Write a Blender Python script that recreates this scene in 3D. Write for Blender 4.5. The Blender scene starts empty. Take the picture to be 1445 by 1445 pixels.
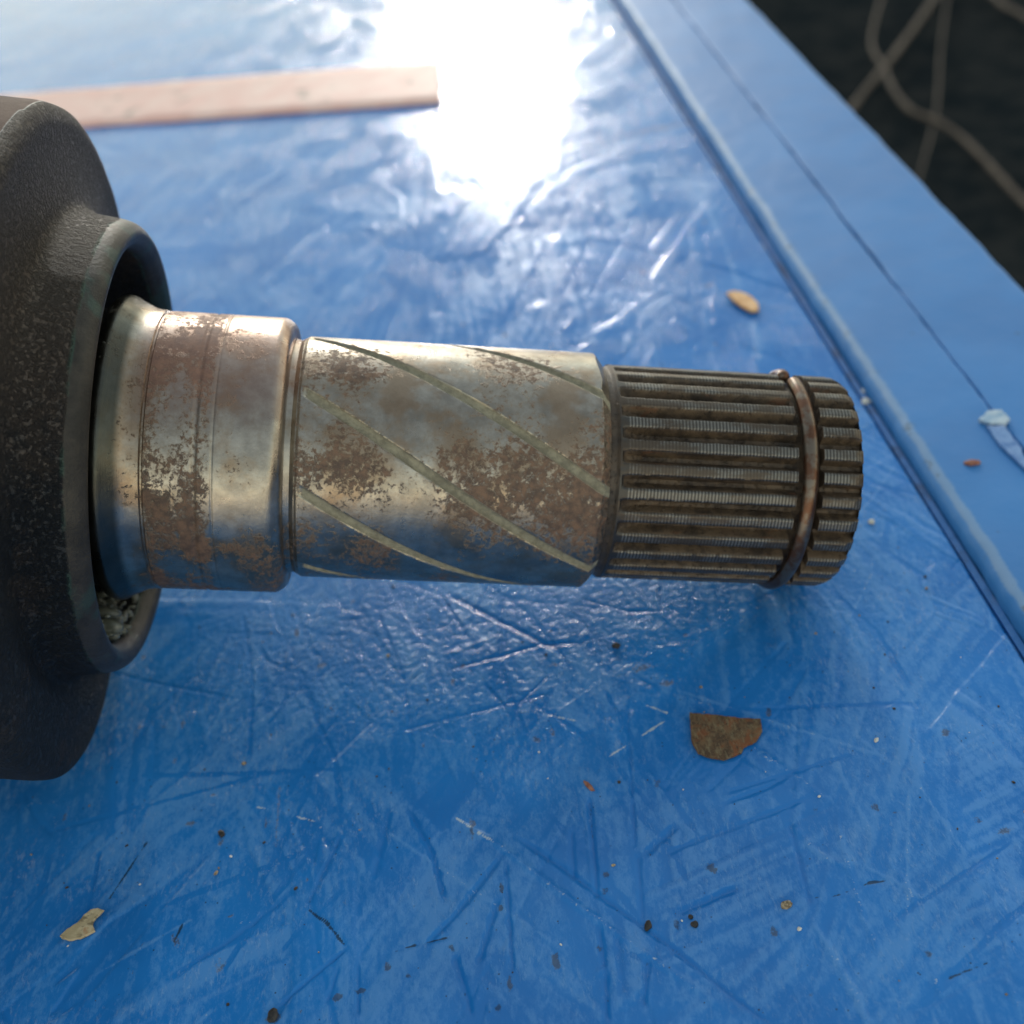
import bpy, bmesh, math, random
import numpy as np
from mathutils import Matrix, Vector

random.seed(7)
MM = 0.001
SC = bpy.context.scene
COL = SC.collection

# ------------------------------------------------------------------ camera
F_PX = 1700.0                       # focal length in pixels of the 1445 px photograph
PITCH, YAW, ROLL, CAM_H = 0.9047689, 0.0191316, -0.2058277, 114.7546
def rot_x(a): return np.array([[1,0,0],[0,math.cos(a),-math.sin(a)],[0,math.sin(a),math.cos(a)]])
def rot_z(a): return np.array([[math.cos(a),-math.sin(a),0],[math.sin(a),math.cos(a),0],[0,0,1]])
R_CAM = rot_z(YAW) @ rot_x(PITCH) @ rot_z(ROLL)
C_CAM = np.array([0, 0, CAM_H])
cam_data = bpy.data.cameras.new('camera')
cam = bpy.data.objects.new('camera', cam_data)
COL.objects.link(cam)
M4 = Matrix([list(r) + [0] for r in R_CAM] + [[0,0,0,1]])
cam.matrix_world = Matrix.Translation(Vector(C_CAM*MM)) @ M4
cam_data.sensor_width = 36
cam_data.lens = 36*F_PX/1445
cam_data.clip_start, cam_data.clip_end = 0.005, 1000
cam_data.dof.use_dof = True
cam_data.dof.focus_distance = 0.1310
cam_data.dof.aperture_fstop = 24.0
SC.camera = cam

# ------------------------------------------------------------------ sky, sun, exposure
SUN_EL, SUN_AZ = math.radians(16), math.radians(2)       # azimuth from +Y towards +X
world = bpy.data.worlds.new('World'); SC.world = world
world.use_nodes = True
wn = world.node_tree; wn.nodes.clear()
sky = wn.nodes.new('ShaderNodeTexSky'); sky.sky_type = 'NISHITA'; sky.sun_disc = False
sky.sun_elevation = SUN_EL; sky.sun_rotation = SUN_AZ
sky.air_density = 2.2; sky.dust_density = 0.0; sky.ozone_density = 1.5
bg = wn.nodes.new('ShaderNodeBackground'); bg.inputs['Strength'].default_value = 0.12
wo = wn.nodes.new('ShaderNodeOutputWorld')
hs = wn.nodes.new('ShaderNodeHueSaturation'); hs.inputs['Saturation'].default_value = .5      # thin high haze: a paler sky
wn.links.new(sky.outputs[0], hs.inputs['Color']); wn.links.new(hs.outputs[0], bg.inputs[0]); wn.links.new(bg.outputs[0], wo.inputs[0])
sun_data = bpy.data.lights.new('sun', 'SUN')
sun_data.energy = 0.5; sun_data.angle = math.radians(3.0); sun_data.color = (1, .95, .87)
sun = bpy.data.objects.new('sun', sun_data); COL.objects.link(sun)
sd = Vector((math.sin(SUN_AZ)*math.cos(SUN_EL), math.cos(SUN_AZ)*math.cos(SUN_EL), math.sin(SUN_EL)))
sun.rotation_euler = sd.to_track_quat('Z', 'Y').to_euler()
SC.view_settings.view_transform = 'Standard'
SC.view_settings.look = 'None'
SC.view_settings.gamma = 1.0
SC.view_settings.use_curve_mapping = False
SC.view_settings.exposure = 1.12

# ------------------------------------------------------------------ helpers
def at(px, py, z=0.0):
    """Point (mm) at height z seen at pixel px,py of the 1445 px photograph."""
    v = R_CAM @ np.array([px-722.5, -(py-722.5), -F_PX])
    return C_CAM + v*((z-CAM_H)/v[2])

def tag(o, label=None, cat=None, group=None, kind=None):
    if label: o['label'] = label
    if cat: o['category'] = cat
    if group: o['group'] = group
    if kind: o['kind'] = kind
    return o

def empty(name, loc=(0,0,0)):
    o = bpy.data.objects.new(name, None); COL.objects.link(o)
    o.location = Vector(loc)*MM; o.empty_display_size = .01
    return o

def link(name, me, mat=None, parent=None, local=None):
    o = bpy.data.objects.new(name, me); COL.objects.link(o)
    if mat and not me.materials: me.materials.append(mat)
    if parent: o.parent = parent
    if local is not None: o.matrix_local = local
    return o

def np_mesh(name, verts, faces, smooth=True, sharp=None):
    """verts in mm (n,3); faces (m,4) or (m,3) int array"""
    me = bpy.data.meshes.new(name)
    v = (np.asarray(verts)*MM).astype(np.float32); f = np.asarray(faces, dtype=np.int32)
    k = f.shape[1]
    me.vertices.add(len(v)); me.vertices.foreach_set('co', v.ravel())
    me.loops.add(f.size); me.loops.foreach_set('vertex_index', f.ravel())
    me.polygons.add(len(f))
    me.polygons.foreach_set('loop_start', np.arange(0, f.size, k, dtype=np.int32))
    me.polygons.foreach_set('loop_total', np.full(len(f), k, dtype=np.int32))
    me.update(calc_edges=True); me.validate()
    me.polygons.foreach_set('use_smooth', np.full(len(me.polygons), smooth))
    if sharp: me.set_sharp_from_angle(angle=math.radians(sharp))
    return me

def attr(me, name, values):
    a = me.attributes.new(name, 'FLOAT', 'POINT')
    a.data.foreach_set('value', np.asarray(values, dtype=np.float32).ravel())

def grid_faces(n, m, wrap=False):
    i = np.arange(n-1)[:, None]; j = np.arange(m if wrap else m-1)[None, :]
    j2 = (j+1) % m
    return np.stack([i*m+j+0*i, (i+1)*m+j, (i+1)*m+j2, i*m+j2], -1).reshape(-1, 4)

def vnoise(x, y, seed):
    """smooth value noise, unit cell"""
    rs = np.random.RandomState(seed); T = rs.rand(256, 256)*2-1
    xi = np.floor(x).astype(int); yi = np.floor(y).astype(int)
    u = x-xi; v = y-yi; u = u*u*(3-2*u); v = v*v*(3-2*v)
    a = T[xi & 255, yi & 255]; b = T[(xi+1) & 255, yi & 255]
    c = T[xi & 255, (yi+1) & 255]; d = T[(xi+1) & 255, (yi+1) & 255]
    return (a*(1-u)+b*u)*(1-v)+(c*(1-u)+d*u)*v

def sstep(a, b, x):
    t = np.clip((x-a)/(b-a), 0, 1); return t*t*(3-2*t)

# ------------------------------------------------------------------ material kit
class Mat:
    def __init__(s, name):
        s.m = bpy.data.materials.new(name); s.m.use_nodes = True
        s.t = s.m.node_tree; s.t.nodes.clear()
        s.out = s.t.nodes.new('ShaderNodeOutputMaterial')
        s.p = s.t.nodes.new('ShaderNodeBsdfPrincipled')
        s.t.links.new(s.p.outputs[0], s.out.inputs[0])
        tc = s.t.nodes.new('ShaderNodeTexCoord')
        mp = s.t.nodes.new('ShaderNodeMapping'); mp.inputs['Scale'].default_value = (1000,)*3
        s.t.links.new(tc.outputs['Object'], mp.inputs[0]); s.mm = mp.outputs[0]     # object space in mm
    def n(s, kind, **kw):
        nd = s.t.nodes.new(kind)
        for k, v in kw.items(): setattr(nd, k, v)
        return nd
    def put(s, sock, v):
        if hasattr(v, 'is_output') or isinstance(v, bpy.types.NodeSocket): s.t.links.new(v, sock)
        elif isinstance(v, tuple) and len(v) == 3 and sock.type == 'RGBA': sock.default_value = v+(1,)
        else: sock.default_value = v
    def set(s, **kw):
        names = dict(base='Base Color', rough='Roughness', metal='Metallic', spec='Specular IOR Level', normal='Normal', coat='Coat Weight', coatr='Coat Roughness')
        for k, v in kw.items(): s.put(s.p.inputs[names[k]], v)
        return s
    def stretch(s, sx, sy, sz, rot=(0,0,0)):
        mp = s.n('ShaderNodeMapping'); mp.inputs['Scale'].default_value = (sx, sy, sz); mp.inputs['Rotation'].default_value = rot
        s.t.links.new(s.mm, mp.inputs[0]); return mp.outputs[0]
    def noise(s, scale, detail=4, rough=.55, vec=None, dist=0.0):
        nd = s.n('ShaderNodeTexNoise'); nd.inputs['Scale'].default_value = scale
        nd.inputs['Detail'].default_value = detail; nd.inputs['Roughness'].default_value = rough
        nd.inputs['Distortion'].default_value = dist
        s.t.links.new(vec or s.mm, nd.inputs['Vector']); return nd.outputs['Fac']
    def vor(s, scale, feature='F1', vec=None, out='Distance'):
        nd = s.n('ShaderNodeTexVoronoi', feature=feature); nd.inputs['Scale'].default_value = scale
        s.t.links.new(vec or s.mm, nd.inputs['Vector']); return nd.outputs[out]
    def attr(s, name): return s.n('ShaderNodeAttribute', attribute_name=name).outputs['Fac']
    def ramp(s, v, a, b, lo=0.0, hi=1.0):
        nd = s.n('ShaderNodeMapRange', interpolation_type='SMOOTHSTEP')
        s.put(nd.inputs[0], v)
        for i, q in enumerate((a, b, lo, hi)): s.put(nd.inputs[i+1], q)
        return nd.outputs[0]
    def math(s, op, a, b=0.0, clamp=False):
        nd = s.n('ShaderNodeMath', operation=op, use_clamp=clamp); s.put(nd.inputs[0], a); s.put(nd.inputs[1], b)
        return nd.outputs[0]
    def mix(s, f, a, b):
        nd = s.n('ShaderNodeMix', data_type='RGBA'); s.put(nd.inputs[0], f); s.put(nd.inputs[6], a); s.put(nd.inputs[7], b)
        return nd.outputs[2]
    def fmix(s, f, a, b):
        nd = s.n('ShaderNodeMix', data_type='FLOAT'); s.put(nd.inputs[0], f); s.put(nd.inputs[2], a); s.put(nd.inputs[3], b)
        return nd.outputs[0]
    def bump(s, h, dist_mm, strength=1.0, prev=None):
        nd = s.n('ShaderNodeBump'); nd.inputs['Strength'].default_value = strength
        nd.inputs['Distance'].default_value = dist_mm*MM
        s.put(nd.inputs['Height'], h)
        if prev is not None: s.t.links.new(prev, nd.inputs['Normal'])
        return nd.outputs[0]
    def sep(s, axis='X'):
        nd = s.n('ShaderNodeSeparateXYZ'); s.t.links.new(s.mm, nd.inputs[0]); return nd.outputs[axis]

# --- blue gloss paint on the strand board
def paint(name, board):
    k = Mat(name)
    tone = k.noise(.05, 3)
    c = k.mix(k.ramp(tone, .35, .65), (.014, .160, .49), (.020, .195, .56))
    if board:
        # worn, dusted fibre tops, plus pale sky sheen painted into the colour
        wv = k.math('ADD', k.math('MULTIPLY', k.attr('fibre'), .28), k.math('MULTIPLY', k.noise(1.35, 6, .76, k.stretch(1, .5, 1), .3), .82))
        wv = k.math('ADD', wv, k.math('MULTIPLY', k.math('SUBTRACT', k.attr('dusty'), .5), .10))
        wv = k.math('ADD', wv, k.math('MULTIPLY', k.math('SUBTRACT', k.noise(.035, 3), .5), .5))
        strk = k.math('MULTIPLY', k.ramp(k.noise(2.1, 6, .8, k.stretch(1, .33, 1), .4), .53, .64), k.ramp(k.noise(.07, 4, .6), .42, .56))
        c = k.mix(k.math('MULTIPLY', strk, .22), c, (.30, .50, .76))
        wv = k.math('ADD', wv, k.math('MULTIPLY', k.attr('hollow'), -.45))
        worn_sheen = k.ramp(wv, .46, .74)
        c = k.mix(k.math('MULTIPLY', worn_sheen, .32), c, (.19, .42, .74))
        g = k.math('ADD', k.attr('grime'), k.math('MULTIPLY', k.math('SUBTRACT', k.noise(2.2, 6, .75), .5), 2.2))
        gm = k.ramp(g, .50, .80)
        gcol = k.mix(k.ramp(k.noise(.35, 2), .4, .6), (.025, .022, .016), (.085, .072, .040))
        c = k.mix(k.math('MULTIPLY', gm, .62), c, gcol)
        crackm = k.ramp(k.math('ADD', k.attr('crack'), k.math('MULTIPLY', k.math('SUBTRACT', k.noise(2.0, 3), .5), .9)), .45, .8)
        c = k.mix(k.math('MULTIPLY', crackm, .8), c, (.018, .03, .035))
        sc = k.ramp(k.math('ADD', k.attr('scratch_glint'), k.math('MULTIPLY', k.math('SUBTRACT', k.noise(2.6, 3), .5), 1.3)), .45, .75)
        c = k.mix(k.math('MULTIPLY', sc, .8), c, (.50, .58, .62))
        # tiny dark specks
        sp = k.ramp(k.vor(.75), .10, .055); spk = k.math('MULTIPLY', sp, k.ramp(k.noise(.12, 2), .50, .58))
        c = k.mix(k.math('MULTIPLY', spk, .75), c, (.02, .022, .022))
        rough = k.fmix(k.ramp(k.noise(.25, 4), .3, .7), .07, .12)
        rough = k.fmix(gm, rough, .75); rough = k.fmix(k.math('MULTIPLY', worn_sheen, .35), rough, .4)
        n1 = k.bump(k.math('MULTIPLY', k.noise(.95, 2, .42, None, .3), k.attr('lumpy')), .26)
        n2 = k.bump(k.math('MULTIPLY', k.noise(2.3, 5, .7, k.stretch(1, .55, 1)), k.fmix(k.ramp(k.attr('lumpy'), .08, .5), .32, 1.0)), .085, 1, n1)
        n2 = k.bump(strk, .012, 1, n2)
        n3 = k.bump(gm, -.02, 1, n2)
        k.set(base=c, rough=rough, normal=n3)
    else:
        c = k.mix(.30, c, (.10, .26, .44))
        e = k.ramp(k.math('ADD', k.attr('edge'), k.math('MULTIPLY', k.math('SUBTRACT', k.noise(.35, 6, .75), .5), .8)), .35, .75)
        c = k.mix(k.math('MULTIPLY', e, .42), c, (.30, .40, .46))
        g = k.math('MAXIMUM', k.ramp(k.noise(.22, 5, .7), .66, .74), k.math('MULTIPLY', k.attr('edge'), k.ramp(k.noise(.28, 5, .75), .56, .64)))
        c = k.mix(k.math('MULTIPLY', g, .6), c, (.07, .075, .06))
        n1 = k.bump(k.noise(.5, 3), .05)
        k.set(base=c, rough=k.fmix(k.noise(.2, 3), .42, .55), normal=n1)
    k.set(spec=.3)
    return k.m

def simple(name, c1, c2, scale, rough=.7, bump=.05, bscale=None, metal=0.0, detail=5, lo=.4, hi=.6, vec=None):
    k = Mat(name); v = k.stretch(*vec) if vec else None
    c = k.mix(k.ramp(k.noise(scale, detail, .65, v), lo, hi), c1, c2)
    k.set(base=c, rough=rough, metal=metal, normal=k.bump(k.noise(bscale or scale*3, 4, .6, v), bump))
    return k

# --- worn, rust-spotted steel of the shaft
def steel(name, base, rust_lo, rust_hi, bands=None, blot=.10, fs=1.0):
    k = Mat(name)
    turn = k.stretch(6, .25, .25)                                  # lathe marks run round the axis
    tone = k.noise(.3, 5, .65)
    c = k.mix(k.ramp(tone, .32, .68), base, tuple(q*.62 for q in base))
    c = k.mix(k.math('MULTIPLY', k.ramp(k.noise(.13, 4, .6), .46, .60), .62), c, (.26, .165, .09))      # heat / oil tint
    big = k.noise(blot, 3, .5); fine = k.noise(fs, 6, .75, None, .3)
    r = k.math('ADD', k.math('MULTIPLY', big, .5), k.math('MULTIPLY', fine, .5))
    if bands:
        x = k.sep('X'); tot = None
        for (a, b, amt) in bands:
            w = k.math('MULTIPLY', k.math('MULTIPLY', k.ramp(x, a-.5, a+.3), k.ramp(x, b+.5, b-.3)), amt)
            tot = w if tot is None else k.math('ADD', tot, w)
        r = k.math('ADD', r, tot)
    rm = k.ramp(r, rust_lo, rust_hi)
    rc = k.mix(k.ramp(k.noise(.9, 4, .7), .35, .65), (.095, .060, .041), (.20, .115, .068))
    c = k.mix(k.math('MULTIPLY', k.ramp(r, rust_lo-.09, rust_hi-.01), .55), c, (.24, .19, .135))
    c = k.mix(rm, c, rc)
    if bands:
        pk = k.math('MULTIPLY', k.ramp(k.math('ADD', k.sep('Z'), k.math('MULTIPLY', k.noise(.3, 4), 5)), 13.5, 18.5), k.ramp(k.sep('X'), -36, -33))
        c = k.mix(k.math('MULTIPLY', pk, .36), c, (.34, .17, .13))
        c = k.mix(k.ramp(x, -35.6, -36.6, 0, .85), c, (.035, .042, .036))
    gm = k.ramp(k.attr('groove'), .35, .75)
    gc = k.mix(k.ramp(k.noise(.9, 5, .7), .35, .65), (.22, .20, .14), (.33, .30, .21))
    c = k.mix(gm, c, gc)
    ge = k.math('MULTIPLY', k.ramp(k.attr('groove'), .02, .18), k.ramp(k.attr('groove'), .55, .3))
    c = k.mix(k.math('MULTIPLY', ge, .6), c, (.42, .38, .28))
    met = k.fmix(k.math('MAXIMUM', rm, gm), .95, .12)
    ro = k.fmix(k.ramp(k.noise(.5, 4), .3, .7), .27, .40)
    ro = k.fmix(rm, ro, .60); ro = k.fmix(gm, ro, .75)
    n1 = k.bump(k.noise(1, 3, .6, turn), .012)
    n2 = k.bump(k.noise(3.2, 4, .65), .018, 1, n1)
    n3 = k.bump(rm, .03, 1, n2)
    k.set(base=c, metal=met, rough=ro, normal=n3)
    return k.m

M_BOARD = paint('blue_paint_board', True)
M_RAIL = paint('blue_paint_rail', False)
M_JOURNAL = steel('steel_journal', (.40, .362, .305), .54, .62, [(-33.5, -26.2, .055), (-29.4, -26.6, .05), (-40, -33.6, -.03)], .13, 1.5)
M_COLLAR = steel('steel_collar', (.40, .365, .31), .50, .575, None, .085, 1.35)

def make_spline_mat():
    k = Mat('spline_steel')
    g = k.attr('groove')
    land = k.mix(k.ramp(k.attr('knurl'), .25, .85), (.070, .065, .058), (.20, .19, .168))
    land = k.mix(k.math('MULTIPLY', k.ramp(k.noise(.26, 6, .75, k.stretch(.5, 1, 1)), .44, .60), .88), land, (.085, .064, .046))
    dirt = k.mix(k.ramp(k.noise(.35, 5, .7), .35, .62), (.034, .023, .015), (.110, .074, .044))
    dirt = k.mix(k.ramp(k.noise(.28, 4, .7, k.stretch(.5, 1, 1)), .60, .74), dirt, (.13, .058, .028))
    gm = k.ramp(g, .15, .5)
    c = k.mix(gm, land, dirt)
    k.set(base=c, metal=k.fmix(gm, .75, .15), rough=k.fmix(gm, .42, .62))
    n1 = k.bump(k.noise(1.6, 5, .7), .05)
    n2 = k.bump(k.math('MULTIPLY', k.ramp(k.noise(2.4, 3, .6), .55, .7), gm), .12, 1, n1)
    k.set(normal=n2)
    return k.m
M_SPLINE = make_spline_mat()

def make_cast():
    k = Mat('cast_iron')
    t = k.attr('zone')         # 0 rough cast face, 1 machined boss rim, 2 outer turned surface
    face = k.mix(k.ramp(k.noise(.18, 5, .65), .35, .65), (.009, .012, .015), (.019, .021, .022))
    sp = k.ramp(k.noise(2.6, 5, .75), .62, .69)
    sp = k.math('ADD', sp, k.math('MULTIPLY', k.ramp(k.noise(3.4, 4, .7), .58, .65), k.ramp(k.noise(.11, 3), .46, .58)), True)
    sp = k.math('MULTIPLY', sp, k.ramp(k.math('ADD', k.sep('Z'), k.math('MULTIPLY', k.noise(.12, 3), 14)), 4, 24, .18, 1.0))
    face = k.mix(k.math('MULTIPLY', sp, .6), face, (.17, .145, .115))
    face = k.mix(k.math('MULTIPLY', k.ramp(k.noise(.2, 4, .7), .54, .68), .5), face, (.055, .040, .028))
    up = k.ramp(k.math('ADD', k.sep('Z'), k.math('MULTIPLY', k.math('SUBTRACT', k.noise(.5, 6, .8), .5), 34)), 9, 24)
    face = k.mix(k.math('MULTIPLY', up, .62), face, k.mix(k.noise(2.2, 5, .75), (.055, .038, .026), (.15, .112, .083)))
    rim = k.mix(k.ramp(k.noise(.3, 5, .6), .35, .65), (.032, .029, .025), (.056, .049, .040))
    rim = k.mix(k.math('MULTIPLY', k.ramp(k.noise(.14, 4), .54, .62), .5), rim, (.04, .085, .07))
    outer = k.mix(k.ramp(k.noise(.15, 5, .65), .35, .65), (.10, .058, .042), (.15, .095, .070))
    gb = k.math('MULTIPLY', k.math('MULTIPLY', k.ramp(t, .05, .35), k.ramp(t, .98, .7)), k.ramp(k.noise(.2, 4, .6), .42, .55))
    c = k.mix(k.math('MULTIPLY', gb, .6), k.mix(k.ramp(t, .2, .8), face, rim), (.03, .075, .055)); c = k.mix(k.ramp(t, 1.3, 1.8), c, outer)
    m1 = k.ramp(t, .3, .8)
    pits = k.math('MULTIPLY', k.ramp(k.noise(1.5, 5, .7), .40, .64), k.math('SUBTRACT', 1.0, k.math('MULTIPLY', m1, .93, True)))
    n1 = k.bump(pits, .30, 1.0)
    n2 = k.bump(k.noise(3.0, 4, .7), .04, .8, n1)
    k.set(base=c, metal=k.fmix(k.math('MULTIPLY', k.ramp(t, .3, .8), k.ramp(t, 1.7, 1.3)), .0, .35), rough=k.fmix(k.ramp(t, 1.3, 1.7), k.fmix(m1, .58, .48), .75), spec=.35, normal=n2)
    return k.m
M_CAST = make_cast()
M_BORE = simple('oily_bore', (.012, .013, .013), (.03, .03, .027), .4, .45, .04).m
M_RING = simple('bronzed_spring_wire', (.17, .14, .11), (.125, .062, .037), .5, .36, .03, 2.5, .85, lo=.42, hi=.60).m
M_GREASE = simple('old_grease', (.10, .11, .085), (.20, .21, .17), .8, .28, .03).m

# ------------------------------------------------------------------ ground
GZ = -600.0
def make_ground():
    n = 121
    q = np.linspace(-1, 1, n); q = np.sign(q)*np.abs(q)**4*250000 + q*2500
    X, Y = np.meshgrid(q+600, q+1200, indexing='ij')
    Z = GZ + 14*vnoise(X/180, Y/180, 3) + 5*vnoise(X/60, Y/60, 4) - 16
    me = np_mesh('ground', np.stack([X, Y, Z], -1).reshape(-1, 3), grid_faces(n, n)[:, ::1])
    m = simple('dark_soil', (.012, .016, .018), (.024, .026, .026), .02, .9, 4.0, .06); m.set(spec=0.0)
    o = link('ground', me, m.m); o['kind'] = 'structure'
make_ground()

# ------------------------------------------------------------------ workbench
XB = float(at(1400, 850, 0)[0])                 # right edge of the board
bench = empty('workbench', (-250, 250, GZ))
tag(bench, 'blue painted strand board bench top with raised smooth edge planks', 'workbench')
def to_bench(me, name, mat):                    # mesh is in world mm, bench only translated
    o = link(name, me, mat, bench); o.location = Vector((250, -250, -GZ))*MM; return o

def spaced(segs):
    out = []
    for a, b, st in segs: out.append(np.arange(a, b, st))
    out.append(np.array([segs[-1][1]])); return np.concatenate(out)

LINES = [  # kind, depth mm, half width mm, polyline in photograph pixels: relief that is really pressed into this board
 ('g', .22, .42, [(481,1180),(431,1280)]), ('c', .14, .16, [(431,1280),(460,1300),(490,1337)]), ('g', .24, .34, [(490,1337),(395,1416)]),
 ('g', .16, .50, [(409,1260),(330,1322),(240,1380)]), ('g', .20, .60, [(549,1142),(526,1241)]), ('g', .22, .45, [(576,1142),(608,1200),(627,1266)]),
 ('g', .20, .30, [(477,1366),(461,1413)]), ('g', .20, .32, [(503,1355),(504,1430)]), ('c', .10, .16, [(636,1319),(590,1330),(553,1341)]),
 ('c', .10, .16, [(268,1277),(243,1330)]), ('g', .16, .28, [(140,1200),(122,1290)]), ('c', .1, .15, [(210,1180),(150,1270)]),
 ('r', .20, .38, [(640,1153),(709,1194),(780,1250),(856,1305),(1040,1435)]), ('g', .22, .40, [(726,1178),(790,1220),(845,1261),(940,1330),(1040,1410),(1090,1445)]),
 ('g', .26, .40, [(831,1120),(842,1261)]), ('g', .16, .45, [(806,1167),(809,1239)]), ('g', .18, .50, [(709,1203),(640,1291),(600,1330)]),
 ('g', .18, .45, [(702,1266),(675,1355)]), ('g', .20, .28, [(713,1216),(723,1371)]), ('g', .20, .45, [(640,1344),(665,1430)]),
 ('g', .20, .40, [(845,1305),(853,1371),(856,1445)]), ('g', .16, .45, [(870,1316),(880,1400)]), ('g', .22, .40, [(914,1349),(908,1416)]),
 ('g', .18, .60, [(1040,1250),(953,1288)]), ('g', .16, .60, [(953,1164),(911,1203)]), ('g', .16, .40, [(900,1200),(906,1300)]),
 ('g', .20, .40, [(1113,1155),(1130,1220),(1144,1276)]), ('r', .20, .38, [(1146,1299),(1172,1340),(1211,1408),(1225,1445)]),
 ('r', .15, .32, [(1116,1161),(1155,1203),(1191,1220)]), ('r', .14, .30, [(1180,1153),(1197,1220),(1219,1296),(1242,1343)]),
 ('r', .12, .28, [(1253,1214),(1281,1248),(1295,1285)]), ('r', .12, .28, [(1315,1369),(1331,1408)]), ('r', .12, .3, [(1420,1380),(1445,1430)]),
 ('c', .08, .12, [(1144,1266),(1180,1262),(1230,1243),(1253,1240)]), ('c', .06, .12, [(1334,1380),(1398,1355)]),
 ('g', .20, .60, [(632,836),(712,877),(790,916)]), ('g', .16, .35, [(618,833),(665,905)]), ('g', .14, .50, [(629,944),(700,925),(762,907),(820,905)]),
 ('r', .08, .35, [(624,924),(712,892)]), ('g', .14, .3, [(684,963),(715,999)]), ('g', .14, .35, [(821,843),(885,860),(930,860)]), ('g', .2, .35, [(931,824),(932,862)]),
 ('g', .16, .25, [(884,994),(890,1090),(896,1192)]), ('r', .14, .3, [(970,980),(1010,1000),(1050,1040),(1100,1085)]),
 ('s', .03, .14, [(356,1136),(400,1145),(448,1158)]), ('s', .03, .13, [(855,1068),(900,1040),(943,1013)]), ('s', .02, .12, [(892,986),(945,1006)]),
 ('s', .02, .10, [(744,1001),(822,1016)]), ('s', .02, .1, [(640,1150),(700,1190)]), ('r', .12, .3, [(1072,1058),(1120,1090),(1170,1130)]),
 ('r', .07, .7, [(985,260),(1020,340),(1045,410)]), ('r', .06, .7, [(1062,450),(1072,510)]), ('g', .2, .8, [(905,195),(985,165)]),
 ('g', .035, .8, [(820,260),(700,470)]), ('g', .035, .8, [(860,280),(790,420)]), ('g', .035, .8, [(900,290),(830,420)]), ('g', .035, .8, [(935,270),(880,390)]), ('g', .035, .8, [(960,270),(915,350)]),
]
GRIME = [  # pixel x, y, radius along x, y (mm), strength
 (905,940,1.9,.9,.75), (942,962,1.5,.7,.75), (780,935,.8,.6,.7), (707,1251,.28,.75,1.1), (706,1279,.32,.5,1.1), (784,1355,.5,1.2,1.1), (719,1387,.35,1.1,1.0),
 (312,1175,.35,.8,1.1), (268,1160,.8,.5,.9), (384,1434,.9,.7,1.2), (475,1407,.7,.6,1.1), (508,1396,.7,.4,1.1), (546,1362,.5,.7,1.0), (575,1375,.5,.3,.8),
 (453,937,.9,.7,.8), (391,1150,.25,6.5,.72), (374,1160,.25,1.2,.8), (855,1233,.5,.5,.9), (853,1255,.5,.6,.8), (665,1170,.3,2.2,.8), (955,1303,.35,1.0,.9), (702,1420,.4,.5,1.0),
 (1092,1313,.5,.9,.8), (1420,1170,1.2,.5,.8), (1380,1155,.6,.6,.75), (300,1120,.5,.5,.7), (196,1025,.4,1.2,.7), (257,1020,.4,.8,.9), (246,1070,.4,.8,.8), (668,1160,.3,.6,.9),
 (325,1290,.5,.3,.8), (310,1360,.8,1.5,.62), (1150,1140,.6,.6,.7), (1235,1137,.5,.9,.85), (1265,1145,.7,.3,.7), (1310,1345,.6,.5,.8), (715,190,6,9,.55), (1000,400,2,2,.6), (930,180,14,3,.6)]

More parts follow.
